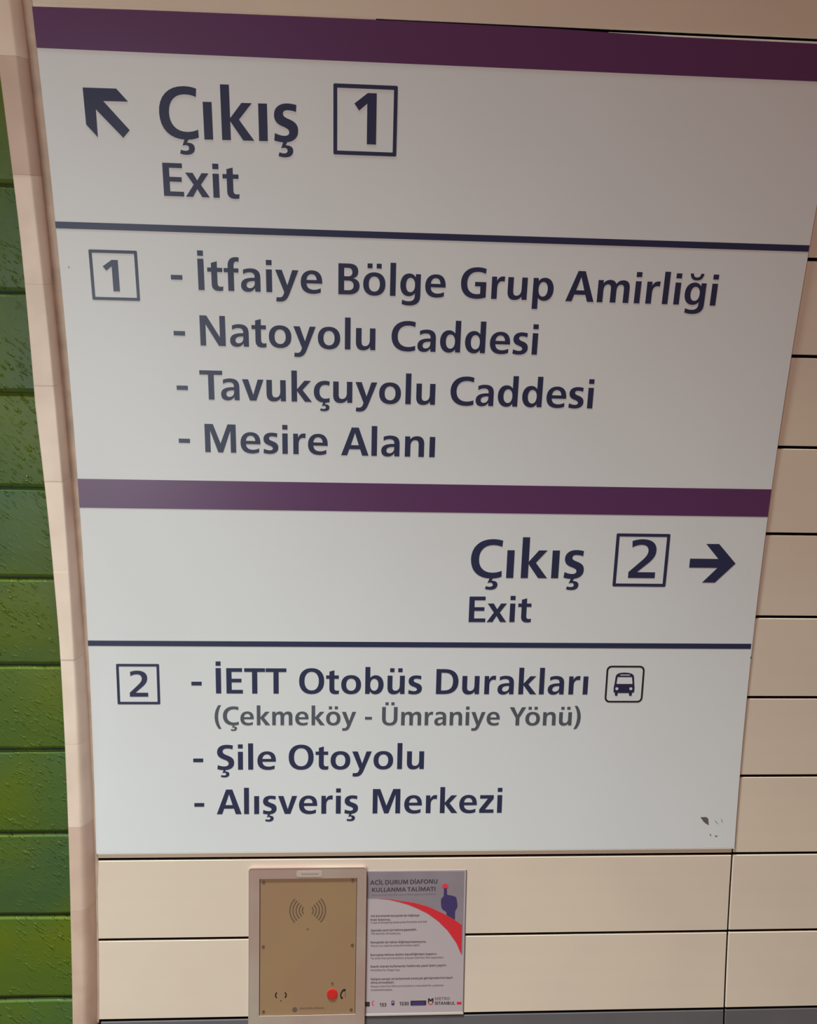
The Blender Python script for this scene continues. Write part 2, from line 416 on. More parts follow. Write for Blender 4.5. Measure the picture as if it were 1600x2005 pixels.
g('a', 58, 4.5, S-1, path('M 58 0 L 42 0 L 41.5 11 Q 34 -1.5 20.5 -1.5 C 7 -1.5 0 7 0 19.5 C 0 38 14.5 45 41 45 L 41 48 C 41 57.5 36 61.5 26.5 61.5 Q 17 61.5 7 55.5 L 7 69.5 Q 18 74.5 29 74.5 C 49 74.5 58 65 58 46') + path('M 41 34 Q 16.5 34.5 16.5 21 C 16.5 14.5 20 11 26 11 C 35 11 41 18 41 28'))
s_ = path('M 1.5 16.5 Q 12 11.5 20.5 11.5 C 27 11.5 30.5 14 30.5 18.5 C 30.5 23.5 27 26 18 29.5 C 5.5 34 0.5 41 0.5 51.5 C 0.5 66 11.5 74.5 27 74.5 Q 36 74.5 45.5 72 L 44.5 58.5 Q 35.5 61.5 28 61.5 C 22 61.5 18.5 59 18.5 54.5 C 18.5 50 21.5 47.5 31 44 C 43.5 39 48.5 33 48.5 22 C 48.5 7 37.5 -1.5 20 -1.5 Q 9 -1.5 0 2')
CED = 'M 0 -0.5 L 8 -0.5 L 5 -6.5 C 14 -6 20 -9.5 20 -17 C 20 -26 13 -30.5 3 -30.5 Q -4 -30.5 -10 -28 L -8 -20.5 Q -3 -22.5 1 -22.5 C 6 -22.5 8.5 -20.5 8.5 -17 C 8.5 -13.5 6 -11.5 2 -11.5 Q -2 -11.5 -4.5 -12.5'
ced = lambda c: [shift(path(CED)[0], c-3, -0.7)]
g('s', 48.5, 4, 4, s_); g('ş', 48.5, 4, 4, s_, ced(21))
c_ = path('M 50 15.5 Q 43 12.5 36.5 12.5 C 25 12.5 18 22 18 37 C 18 51 25 60.5 36.5 60.5 Q 42.5 60.5 49 58 L 50.5 72 Q 43 74.5 35.5 74.5 C 14 74.5 0 59.5 0 36 C 0 13 13 -1.5 35 -1.5 Q 43 -1.5 50.5 1')
g('c', 50.5, R, 3, c_); g('ç', 50.5, R, 3, c_, ced(33))
g('t', 45.5, 1, 2, path('M 0 59.5 L 0 73 L 11.5 73 L 11.5 88 L 29 93.5 L 29 73 L 44.5 73 L 44.5 59.5 L 29 59.5 L 29 25 C 29 16 32 12.5 38 12.5 Q 42 12.5 45.5 14 L 45 0 Q 39 -1.5 33 -1.5 C 19 -1.5 11.5 6 11.5 21 L 11.5 59.5'))
g('f', 45.5, 1, 0, path('M 12 0 L 12 59.5 L 0 59.5 L 0 73 L 12 73 L 12 80 C 12 98.5 21 108.5 36 108.5 Q 41 108.5 45.5 107.5 L 44.5 93.5 Q 41.5 94.5 38.5 94.5 C 32 94.5 29.5 90 29.5 80 L 29.5 73 L 43.5 73 L 43.5 59.5 L 29.5 59.5 L 29.5 0'))
y_ = 'M 0 73 L 19.5 73 L 35.5 24 L 50.5 73 L 69 73 L 41.5 -4 C 35 -23 27 -30 13 -30 Q 7 -30 1.5 -28.5 L 3 -15 Q 7 -16 10.5 -16 C 18 -16 22 -12.5 24 -5 L 26 1.5'
g('y', 69, V, V, path(y_))
g('v', 67, V, V, path('M 0 73 L 19 73 L 34 20 L 49 73 L 67 73 L 43.5 0 L 23.5 0'))
g('w', 98, V, V, path('M 0 73 L 18.5 73 L 31 21 L 41 73 L 58 73 L 69 21 L 80 73 L 98 73 L 77.5 0 L 60 0 L 49.5 50 L 39 0 L 21 0'))
g('x', 66.5, V, V, path('M 0 0 L 23 37.5 L 1 73 L 21.5 73 L 33.5 50.5 L 46 73 L 65.5 73 L 43 37.5 L 66.5 0 L 45.5 0 L 32.5 24.5 L 19.5 0'))
g('z', 52.5, 4, 4, path('M 0 0 L 0 14 L 31 59 L 2 59 L 2 73 L 52 73 L 52 58.5 L 21 14 L 52.5 14 L 52.5 0'))
C_ = path('M 76 3.5 L 75.5 19 Q 65 14 52.5 14 C 32 14 19.5 28 19.5 50 C 19.5 72 32 86 52.5 86 Q 64 86 74 81.5 L 75.5 97.5 Q 65 101.5 51 101.5 C 20 101.5 0 81 0 50 C 0 18 19 -1.5 51 -1.5 Q 65 -1.5 76 3.5')
g('C', 76, R, 2, C_); g('Ç', 76, R, 2, C_, ced(50))
g('G', 79, R, S-1, path('M 79 4 L 79 54 L 44 54 L 44 39.5 L 61 39.5 L 61 15.5 Q 56 14 50 14 C 30 14 19.5 28 19.5 50 C 19.5 73 32 86.5 52 86.5 Q 64 86.5 76 81 L 77.5 97 Q 64 101.5 51 101.5 C 19 101.5 0 81 0 50 C 0 18 18 -1.5 49 -1.5 Q 64 -1.5 79 4'))
g('O', 88, R, R, [sup(44, 50, 44, 51.5), sup(44, 50, 25, 37)])
g('0', 62, 4, 4, [sup(31, 50, 31, 51.5), sup(31, 50, 13, 37)])
g('N', 78, S, S, path('M 0 0 L 0 100 L 21 100 L 60.5 29 L 60.5 100 L 78 100 L 78 0 L 57 0 L 17.5 72 L 17.5 0'))
g('M', 100, S, S, path('M 0 0 L 0 100 L 27 100 L 50 32 L 74 100 L 100 100 L 100 0 L 82.5 0 L 82.5 78 L 57.5 0 L 42 0 L 17.5 78 L 17.5 0'))
g('T', 71, 1, 1, path('M 26.5 0 L 26.5 85.5 L 0 85.5 L 0 100 L 71 100 L 71 85.5 L 44.5 85.5 L 44.5 0'))
g('E', 56, S, 4, path('M 0 0 L 0 100 L 54 100 L 54 85.5 L 18 85.5 L 18 58.5 L 51.5 58.5 L 51.5 44 L 18 44 L 18 14.5 L 56 14.5 L 56 0'))
g('F', 54, S, 2, path('M 0 0 L 0 100 L 54 100 L 54 85.5 L 18 85.5 L 18 58 L 51 58 L 51 43.5 L 18 43.5 L 18 0'))
g('L', 51, S, 2, path('M 0 0 L 0 100 L 18 100 L 18 15 L 51 15 L 51 0'))
g('B', 66.5, S, R, path('M 0 0 L 0 100 L 34 100 C 52 100 62 91 62 75 C 62 63.5 56 55.5 46 53 C 59 50.5 66.5 42 66.5 29 C 66.5 10.5 53 0 32 0') + path('M 18 59 L 30 59 C 39 59 43.5 63.5 43.5 72.5 C 43.5 81.5 39 86 30 86 L 18 86') + path('M 18 14 L 31 14 C 42 14 47.5 19.5 47.5 29.5 C 47.5 40 42 45 31 45 L 18 45'))
g('P', 63, S, 3, path('M 0 0 L 0 100 L 30 100 C 52 100 63 88 63 69 C 63 50 51 38 31 38 L 18 38 L 18 0') + path('M 18 52.5 L 27 52.5 C 38 52.5 44 58 44 69 C 44 80 38 85.5 27 85.5 L 18 85.5'))
g('R', 68, S, 1, path('M 0 0 L 0 100 L 33 100 C 53 100 63 90 63 74 C 63 61 56 52.5 44 50 Q 49 48 53 38 L 68 0 L 47.5 0 L 35.5 32 Q 32 42 24 42 L 18 42 L 18 0') + path('M 18 56 L 28 56 C 38 56 43.5 61.5 43.5 71 C 43.5 80.5 38 85.5 28 85.5 L 18 85.5'))
g('D', 79, S, R, path('M 0 0 L 0 100 L 30 100 C 62 100 79 82 79 50 C 79 18 61 0 29 0') + path('M 18 14.5 L 28 14.5 C 49 14.5 59.5 26 59.5 50 C 59.5 74 50 85.5 29 85.5 L 18 85.5'))
g('A', 87, 0.5, 0.5, path('M 0 0 L 33 100 L 55 100 L 87 0 L 66.5 0 L 60 22.5 L 26 22.5 L 19 0') + path('M 30.5 37 L 55.5 37 L 43.3 81'))
S_ = path('M 2 19 Q 14 13.5 24.5 13.5 C 34 13.5 39.5 18 39.5 25.5 C 39.5 33 34.5 37 23 42 C 6.5 49 0 58 0 71.5 C 0 90.5 13 101.5 34 101.5 Q 45 101.5 55 98.5 L 53.5 83 Q 44 86.5 35.5 86.5 C 25 86.5 19.5 82 19.5 74.5 C 19.5 67 24 63.5 37 57.5 C 53 50.5 59 42 59 28.5 C 59 9.5 46 -1.5 24 -1.5 Q 11 -1.5 0.5 3')
g('S', 59, 4, 4, S_); g('Ş', 59, 4, 4, S_, ced(25))
U_ = path('M 0 100 L 18 100 L 18 38 C 18 21.5 24 13 37.5 13 C 51 13 57 21.5 57 38 L 57 100 L 75 100 L 75 37 C 75 12 61 -1.5 37.5 -1.5 C 14 -1.5 0 12 0 37')
g('U', 75, S, S, U_); g('Ü', 75, S, S, U_, *DD(37.5, 110))
g('Y', 78, 0, 0, path('M 0 100 L 21 100 L 39 58 L 58 100 L 78 100 L 48 41 L 48 0 L 30 0 L 30 41'))
g('K', 75, S, 0, path('M 0 0 L 0 100 L 18 100 L 18 57 L 50 100 L 72 100 L 35.5 53 L 75 0 L 51.5 0 L 18 46 L 18 0'))
g('1', 44, 10, 10, path('M 44 100 L 26.5 100 L 0 79 L 9.5 65.5 L 25.5 79.5 L 25.5 0 L 44 0'))
g('2', 64, 4, 4, path('M 0 0 L 0 15.5 L 24 40 C 38 54 43.5 61.5 43.5 71 C 43.5 81 37.5 87 27 87 Q 16 87 4.5 80 L 3.5 96.5 Q 15 101.5 28.5 101.5 C 50 101.5 62.5 91 62.5 72.5 C 62.5 57.5 55.5 48 40 34 L 20.5 15.5 L 64 15.5 L 64 0'))
g('3', 59.5, 4, 4, path('M 3 98 Q 14 101.5 27 101.5 C 47 101.5 57 92 57 76.5 C 57 64.5 51 56 40 53 C 52.5 50.5 59.5 41.5 59.5 28.5 C 59.5 9.5 46 -1.5 22.5 -1.5 Q 12 -1.5 1 2 L 2.5 18 Q 12 13 22 13 C 34 13 41 18.5 41 29 C 41 40 33.5 45 20 45 L 13.5 45 L 13.5 59 L 20 59 C 33 59 39 64 39 73.5 C 39 82.5 33.5 87 24 87 Q 14.5 87 4 82.5'))
g('5', 60, 4, 4, path('M 8 100 L 55 100 L 55 85.5 L 24 85.5 L 23.5 63 Q 28 64 32 64 C 50 64 60 52 60 32.5 C 60 11 46 -1.5 22 -1.5 Q 11 -1.5 3 1 L 3 16.5 Q 12 13 20.5 13 C 34 13 41.5 19.5 41.5 31.5 C 41.5 43 34.5 49.5 22 49.5 Q 15 49.5 8 47.5'))
PAR = 'M 32 108 L 19 108 C 6 89 0 68 0 44 C 0 20 6 -1 19 -20 L 32 -20 C 22 0 17 20 17 44 C 17 68 22 88 32 108'
g('(', 32, 5, 2, path(PAR)); g(')', 32, 2, 5, [shift(path(PAR)[0], 32, 0, -1, 1)])
KERN = {('T', 'a'): -11, ('Y', 'ö'): -7, ('A', 'l'): -1}
def ink(text):
    x = -G[text[0]][2] if text[0] != ' ' else 0
    pos = []; right = 0; prev = None
    for ch in text:
        if ch == ' ': x += 26; prev = None; continue
        x += KERN.get((prev, ch), 0)
        pcs, w, l, r = G[ch]; pos.append((ch, x + l)); right = x + l + w; x += l + w + r; prev = ch
    return pos, right
def word(mb, text, u0, u1, sa, sb, cap, n0, n1):
    pos, wd = ink(text); k = (u1-u0)/wd
    for ch, x0 in pos:
        for pc in G[ch][0]:
            loops = []
            for lp in pc:
                loops.append([(u0 + (x0+x)*k, sa + (sb-sa)*(x0+x)/wd - y*cap/100.0) for x, y in lp])
            mb.plate(loops, n0, n1)

# ------------------------------------------------------------------ the wayfinding sign
NF = 0.0; NL = 0.00022
def mk(name, loc, label, cat): 
    o = thing(name, loc); return props(o, label=label, cat=cat)
sign = mk('wayfinding_sign', W(0.575, 1.336, -0.004), 'large white metro exit sign with two purple bands and navy lettering', 'sign')
MB().slab(0.0, 1.150, 0.0, 1.3360, -0.0019, NF, 70, 0.0006).build('board', M_SIGN, sign)
MB().slab(0.001, 1.1505, 1.3360, 1.3372, -0.0019, -0.0001, 1, 0.0002).build('lower_rim', M_RIM, sign, label='thin pale lower edge of the sign')
MB().slab(0.80, 1.150, -0.0014, 0.0, -0.0019, -0.0001, 1, 0.0002).build('upper_rim', M_RIM, sign, label='thin pale upper edge of the sign')
TOP = [(0.0, -0.0008), (0.15, -0.0024), (0.37, -0.0034), (0.52, -0.0036), (0.73, -0.0026), (0.88, 0.0006), (1.1497, 0.0014)]
MB().plate([TOP + [(1.1497, 0.0495)] + [(0.0, 0.0490)]], NF, NL).build('purple_band', M_PURPLE, sign, label='upper purple band')
MB().slab(0.0, 1.1492, 0.6692, 0.7172, NF, NL, 4).build('purple_band', M_PURPLE, sign, label='middle purple band')
MB().slab(0.0, 1.1490, 0.2765, 0.2862, NF, NL, 1).build('divider_line', M_NAVY, sign)
MB().slab(0.0, 1.1472, 0.9466, 0.9561, NF, NL, 1).build('divider_line', M_NAVY, sign)
LINES = [
 ('large lettering Çıkış of the upper half', 0.0676, M_NAVY, [('Çıkış', 0.1620, 0.3597, 0.1583, 0.1564)]),
 ('lettering Exit of the upper half', 0.0453, M_NAVY, [('Exit', 0.1617, 0.2720, 0.2360, 0.2363)]),
 ('first line of destinations', 0.0459, M_NAVY, [('-', 0.1647, 0.1819, 0.3691, 0.3691), ('İtfaiye', 0.2055, 0.3937, 0.3692, 0.3697), ('Bölge', 0.4184, 0.5839, 0.3698, 0.3703), ('Grup', 0.6075, 0.7529, 0.3703, 0.3707), ('Amirliği', 0.7727, 1.0128, 0.3708, 0.3715)]),
 ('second line of destinations', 0.0459, M_NAVY, [('-', 0.1643, 0.1818, 0.4526, 0.4527), ('Natoyolu', 0.2048, 0.4767, 0.4528, 0.4537), ('Caddesi', 0.5019, 0.7340, 0.4538, 0.4547)]),
 ('third line of destinations', 0.0459, M_NAVY, [('-', 0.1647, 0.1822, 0.5369, 0.5370), ('Tavukçuyolu', 0.2010, 0.5741, 0.5370, 0.5381), ('Caddesi', 0.5985, 0.8310, 0.5381, 0.5388)]),
 ('fourth line of destinations', 0.0459, M_NAVY, [('-', 0.1641, 0.1819, 0.6217, 0.6218), ('Mesire', 0.2057, 0.4023, 0.6219, 0.6230), ('Alanı', 0.4240, 0.5768, 0.6232, 0.6240)]),
 ('large lettering Çıkış of the lower half', 0.0674, M_NAVY, [('Çıkış', 0.6443, 0.8391, 0.8307, 0.8297)]),
 ('lettering Exit of the lower half', 0.0459, M_NAVY, [('Exit', 0.6447, 0.7528, 0.9098, 0.9091)]),
 ('bus stop line', 0.0460, M_NAVY, [('-', 0.1707, 0.1882, 1.0409, 1.0409), ('İETT', 0.2122, 0.3328, 1.0410, 1.0412), ('Otobüs', 0.3545, 0.5675, 1.0412, 1.0415), ('Durakları', 0.5921, 0.8604, 1.0415, 1.0419)]),
 ('smaller grey line in brackets', 0.0339, M_GREYV, [('(Çekmeköy', 0.2091, 0.4535, 1.0989, 1.0992), ('-', 0.4691, 0.4812, 1.0992, 1.0993), ('Ümraniye', 0.4988, 0.7065, 1.0993, 1.0995), ('Yönü)', 0.7236, 0.8510, 1.0996, 1.0997)]),
 ('motorway line', 0.0455, M_NAVY, [('-', 0.1710, 0.1883, 1.1813, 1.1813), ('Şile', 0.2123, 0.3142, 1.1813, 1.1812), ('Otoyolu', 0.3364, 0.5745, 1.1812, 1.1811)]),
 ('shopping centre line', 0.0459, M_NAVY, [('-', 0.1717, 0.1889, 1.2640, 1.2640), ('Alışveriş', 0.2106, 0.4591, 1.2640, 1.2642), ('Merkezi', 0.4849, 0.7166, 1.2643, 1.2645)]),
]
for lab, cap, m, ws in LINES:
    for t, ua, ub, sa, sb in ws:
        mb = MB(); word(mb, t, ua, ub, sa, sb, cap, NF, NL)
        mb.build('dash' if t == '-' else 'lettering', m, sign, label=('small dash, ' if t == '-' else 'word %s, ' % t.strip('()')) + lab)
def number_box(u0, s0, u1, s1, th, r, digit, du0, du1, ds0, ds1, lab):
    o = MB().plate([rrect(u0, s0, u1, s1, r, 3), rrect(u0+th, s0+th, u1-th, s1-th, r*0.2, 1)], NF, NL).build('number_frame', M_NAVY, sign, label=lab)
    mb = MB(); word(mb, digit, du0, du1, ds1, ds1, ds1-ds0, NF, NL); mb.build('digit', M_NAVY, o)
number_box(0.4106, 0.0778, 0.5028, 0.1712, 0.0054, 0.0020, '1', 0.4408, 0.4727, 0.0885, 0.1560, 'largest square frame with a 1')
number_box(0.0448, 0.3146, 0.1164, 0.3880, 0.0046, 0.0018, '1', 0.0640, 0.0870, 0.3288, 0.3746, 'small square frame with a 1')
number_box(0.8909, 0.7494, 0.9838, 0.8436, 0.0054, 0.0020, '2', 0.9168, 0.9634, 0.7602, 0.8282, 'large square frame with a 2 beside the arrow')
number_box(0.0449, 0.9880, 0.1172, 1.0610, 0.0046, 0.0018, '2', 0.0661, 0.0972, 1.0007, 1.0471, 'small square frame with a 2')
MB().plate([[(0.0576, 0.0962), (0.1042, 0.0959), (0.1195, 0.1121), (0.0846, 0.1125), (0.1187, 0.1491), (0.1088, 0.1595), (0.0733, 0.1236), (0.0728, 0.1601), (0.0577, 0.1438)][::-1]], NF, NL).build('arrow', M_NAVY, sign, label='navy arrow pointing up to the left')
MB().plate([[(1.0480, 0.7662), (1.0704, 0.7660), (1.1030, 0.8006), (1.0702, 0.8352), (1.0477, 0.8352), (1.0720, 0.8087), (1.0222, 0.8087), (1.0222, 0.7926), (1.0720, 0.7926)][::-1]], NF, NL).build('arrow', M_NAVY, sign, label='navy arrow pointing right')
# bus pictogram
M_BLACKV = mat('black_vinyl', (30, 28, 34), 0.4)
M_BUS = mat('dark_violet_vinyl', (40, 38, 72), 0.4)
bx0, by0, bx1, by1 = 0.8918, 0.9882, 0.9600, 1.0568
bf = MB().plate([rrect(bx0, by0, bx1, by1, 0.0090, 6), rrect(bx0+0.0032, by0+0.0032, bx1-0.0032, by1-0.0032, 0.0062, 6)], NF, NL).build('pictogram_frame', M_BLACKV, sign, label='rounded square frame around the bus symbol')
k = (bx1-bx0)/405.0
def BP(x, y): return (bx0 + (x-95+ (y-325)*0.06)*k, by0 + (y-128)*k*1.02)
body = [(180, 413), (182, 360), (190, 325), (200, 255), (206, 232), (225, 213), (260, 204), (300, 202), (340, 205), (375, 215), (393, 232), (398, 260), (400, 325), (404, 360), (400, 413), (385, 420), (376, 422), (376, 445), (368, 455), (352, 455), (345, 445), (345, 424), (224, 424), (224, 445), (216, 455), (202, 455), (194, 445), (194, 420)]
wind = [(210, 325), (222, 250), (375, 250), (382, 325)]
sl = [(247, 234), (252, 222), (350, 222), (355, 234)]
hl1 = [(215+17*math.cos(a), 376+17*math.sin(a)) for a in (2*math.pi*i/14 for i in range(14))]
hl2 = [(364+17*math.cos(a), 376+17*math.sin(a)) for a in (2*math.pi*i/14 for i in range(14))]
MB().plate([[BP(*p) for p in reversed(body)]] + [[BP(*p) for p in lp] for lp in (wind, sl, hl1, hl2)], NF, NL).build('bus_symbol', M_BUS, bf)
# scratches and chips
M_CHIP = M_SCUFF
mb = MB()
mb.plate([[(1.0819, 1.2755), (1.0886, 1.2844), (1.0930, 1.2880), (1.0986, 1.2912), (1.0975, 1.2835), (1.0966, 1.2765), (1.0952, 1.2785), (1.0935, 1.2753)]], NF, 0.0001)
mb.build('scratch', M_CHIP, sign, label='dark triangular scrape near the lower right corner')
def streak(a, b, w):
    du, ds = b[0]-a[0], b[1]-a[1]; L = math.hypot(du, ds); nu, ns = -ds/L*w/2, du/L*w/2
    m_ = ((a[0]+b[0])/2, (a[1]+b[1])/2)
    MB().plate([[(a[0], a[1]), (m_[0]+nu, m_[1]+ns), (b[0], b[1]), (m_[0]-nu, m_[1]-ns)]], NF, 0.0001).build('scratch', M_CHIP, sign)
streak((1.1083, 1.2801), (1.1167, 1.2910), 0.0011); streak((1.1200, 1.2777), (1.1250, 1.2885), 0.0013)
streak((1.1008, 1.3068), (1.1050, 1.3128), 0.0020); streak((1.1113, 1.3095), (1.1145, 1.3145), 0.0018); streak((1.1118, 1.3142), (1.1172, 1.3112), 0.0018)
streak((0.0128, 0.3392), (0.0146, 0.3432), 0.0014)
MB().plate([[(1.1480, 0.9725), (1.1500, 0.9700), (1.1499, 0.9745)]], NF, 0.0001).build('scratch', M_BACK, sign)

# ------------------------------------------------------------------ emergency intercom
M_STEEL = mat('brushed_steel', (192, 174, 160), 0.5, metal=0.35, var=0.12, vscale=7, rgb2=(184, 152, 142))
M_PLATE = mat('bronze_toned_steel', (168, 134, 98), 0.48, metal=0.25, var=0.06, vscale=8, rgb2=(166, 130, 100))
M_SLOT = mat('slot_shadow', (106, 82, 62), 0.7)
M_BLK = mat('black_print', (34, 22, 18), 0.6)
M_RED = mat('red_plastic_button', (206, 30, 26), 0.35)
M_SCREW = mat('steel_screw', (132, 108, 92), 0.4, metal=0.7)
M_LABEL = mat('pale_label', (186, 168, 156), 0.5)
M_PRINT = mat('brown_print', (104, 82, 66), 0.6)
inter = mk('emergency_intercom', W(0.371, 1.664, NW), 'steel wall intercom with bronze-toned faceplate and red call button', 'intercom')
FO = rrect(0.2663, 1.3636, 0.4762, 1.6640, 0.0065, 6); n_i = 0.0035
def steps(loop, m=0.02):
    out = []
    for i, p in enumerate(loop):
        q = loop[(i+1) % len(loop)]; c = max(1, int(math.hypot(q[0]-p[0], q[1]-p[1])/m))
        for j in range(c): out.append((p[0]+(q[0]-p[0])*j/c, p[1]+(q[1]-p[1])*j/c))
    return out
FI = [(0.4590, 1.3842), (0.2856, 1.3842), (0.2856, 1.6415), (0.4590, 1.6415)]
MB().plate([steps(FO), steps(FI)], NW-0.0005, n_i).build('frame', M_STEEL, inter)
# frame border bevel
MB().plate([steps(rrect(0.2666, 1.3639, 0.4759, 1.6637, 0.0062, 6)), steps(rrect(0.2680, 1.3653, 0.4745, 1.6623, 0.005, 6))], n_i, n_i+0.0003).build('edge_bead', M_STEEL, inter)
fp = MB().slab(0.2866, 0.4582, 1.3850, 1.6408, NW-0.0005, 0.0018, 16, 0.0002).build('faceplate', M_PLATE, inter)
MB().plate([steps(FI), steps([(0.4583, 1.3849), (0.2865, 1.3849), (0.2865, 1.6409), (0.4583, 1.6409)])], NW-0.0005, 0.0008).build('gap', M_BLK, inter)
NP = 0.0018
for r in (0.0098, 0.0152, 0.0208, 0.0264, 0.0318):
    for c in (0, 180):
        a = 40 if r < 0.012 else 44
        MB().plate([arcband(0.3713, 1.4452, r-0.0011, r+0.0011, c-a, c+a)], NP, NP+0.0002).build('sound_slot', M_SLOT, fp)
MB().plate([circ(0.3714, 1.4806, 0.0011, 10)], NP, NP+0.0002).build('microphone_hole', M_BLK, fp)
MB().plate([circ(0.3244, 1.6141, 0.0011, 10)], NP, NP+0.0002).build('microphone_hole', M_BLK, fp)
for u, c in ((0.3210, 180), (0.3276, 0)):
    o_ = arcband(u, 1.6037, 0.0050, 0.0074, c-52, c+52, 8)
    MB().plate([o_], NP, NP+0.0002).build('bracket_mark', M_BLK, fp)
bt = MB()
bt.plate([circ(0.4167, 1.6032, 0.0096, 28)], NP, NP+0.0012); bt.plate([circ(0.4167, 1.6032, 0.0084, 28)], NP+0.0012, NP+0.0018)
bt.build('call_button', M_RED, inter, label='round red call button')
MB().plate([circ(0.4166, 1.5826, 0.0021, 12)], NP, NP+0.0008).build('indicator_light', M_SLOT, inter)
MB().plate([[(0.4412, 1.5948), (0.4376, 1.5938), (0.4340, 1.5972), (0.4312, 1.6030), (0.4310, 1.6085), (0.4330, 1.6130), (0.4362, 1.6128), (0.4356, 1.6092), (0.4336, 1.6084), (0.4336, 1.6036), (0.4358, 1.5994), (0.4382, 1.5986), (0.4406, 1.5984)]], NP, NP+0.0002).build('handset_mark', M_BLK, fp)
MB().plate([[(0.4398, 1.6000), (0.4402, 1.6000), (0.4408, 1.6096), (0.4400, 1.6096)]], NP, NP+0.0002).build('handset_mark', M_BLK, fp)
for u, s in ((0.2926, 1.3911), (0.4512, 1.3893), (0.2923, 1.5123), (0.4520, 1.5116), (0.2934, 1.6339), (0.4513, 1.6332)):
    MB().plate([circ(u, s, 0.0027, 14)], NP, NP+0.0006).build('screw', M_SCREW, fp)
MB().plate([[(0.3495-0.0052, 1.6312), (0.3495-0.002, 1.6358), (0.3495+0.002, 1.6358), (0.3495+0.0052, 1.6312), (0.3495+0.002, 1.6266), (0.3495-0.002, 1.6266)]], NP, NP+0.0002).build('emblem', M_PRINT, fp)
mb = MB(); random.seed(3); u = 0.3580
while u < 0.4010:
    w = random.uniform(0.0018, 0.0030); h = random.uniform(0.0028, 0.0040)
    mb.plate([[(u, 1.6306), (u+w, 1.6306), (u+w*0.8, 1.6306-h), (u+w*0.2, 1.6306-h)]], NP, NP+0.00015); u += w + 0.0011
mb.build('illegible_print', M_PRINT, fp, kind='stuff')
lb = MB().plate([rrect(0.3510, 1.3698, 0.3968, 1.3812, 0.0035, 4)], n_i, n_i+0.0004).build('label_sticker', M_LABEL, inter, label='small pale sticker with worn print')
mb = MB(); u = 0.3600
while u < 0.3900:
    w = random.uniform(0.0016, 0.0028)
    mb.plate([[(u, 1.3768), (u+w, 1.3768), (u+w, 1.3742), (u, 1.3742)]], n_i+0.0004, n_i+0.0005); u += w + 0.0010
mb.build('illegible_print', mat('worn_print', (148, 130, 120), 0.6), lb, kind='stuff')

# ------------------------------------------------------------------ instruction notice beside the intercom
M_SHEET = mat('notice_paper', (186, 170, 174), 0.45)
M_HEAD = mat('grey_notice_header', (148, 134, 142), 0.4, var=0.05, vscale=20)
M_SW = mat('red_print', (214, 40, 50), 0.45)
M_HAND = mat('violet_blue_print', (66, 50, 104), 0.45)
M_DOT = mat('rose_red_print', (226, 56, 76), 0.45)
M_TB = mat('dark_print', (72, 58, 70), 0.5)
M_TL = mat('faded_print', (134, 118, 122), 0.5)
M_SLEEVE = mat('clear_sleeve_edge', (206, 192, 186), 0.2)
notice = mk('instruction_notice', W(0.566, 1.645, NW), 'laminated grey and white instruction notice with red swoosh beside the intercom', 'notice')
SA, SB = -0.0021, -0.0014
MB().slab(0.4700, 0.6570, 1.3733, 1.6440, SA, SB, 14).build('sheet', M_SHEET, notice)
n0, n1 = SB, SB+0.00012
HEAD = [(0.4720, 1.4262), (0.49817, 1.42634), (0.51728, 1.42831), (0.53648, 1.43349), (0.55188, 1.43836), (0.56863, 1.44566), (0.58803, 1.45595), (0.60759, 1.47094), (0.62468, 1.48859), (0.64065, 1.51159), (0.64403, 1.51883), (0.65085, 1.535), (0.6530, 1.535), (0.6530, 1.3759), (0.4720, 1.3755)]
banded(MB(), HEAD, n0, n1).build('grey_header', M_HEAD, notice)
SWOOSH = [(0.49817, 1.42634), (0.51726, 1.42724), (0.53643, 1.43095), (0.56203, 1.43488), (0.58776, 1.44256), (0.61367, 1.45495), (0.63711, 1.46867), (0.65085, 1.4789), (0.65085, 1.535), (0.64403, 1.51883), (0.64065, 1.51159), (0.62468, 1.48859), (0.60759, 1.47094), (0.58803, 1.45595), (0.56863, 1.44566), (0.55188, 1.43836), (0.53648, 1.43349), (0.51728, 1.42831)]
banded(MB(), SWOOSH[::-1], n0, n1+0.00015).build('red_swoosh', M_SW, notice)
HAND = [(0.61627, 1.41077), (0.61709, 1.40743), (0.61899, 1.40678), (0.62094, 1.40787), (0.62165, 1.41083), (0.62212, 1.42022), (0.62445, 1.42091), (0.63218, 1.42235), (0.63866, 1.42511), (0.64006, 1.42982), (0.64157, 1.43923), (0.64105, 1.44458), (0.63737, 1.45191), (0.63753, 1.46800), (0.62211, 1.45908), (0.62159, 1.45304), (0.61415, 1.44759), (0.61212, 1.44287), (0.61127, 1.43348), (0.61179, 1.42813), (0.61616, 1.42283)]
banded(MB(), HAND[::-1], n0, n1+0.0003).build('hand_symbol', M_HAND, notice)
MB().plate([circ(0.6185, 1.4046, 0.0056, 18)], n0, n1+0.0002).build('red_dot', M_DOT, notice)
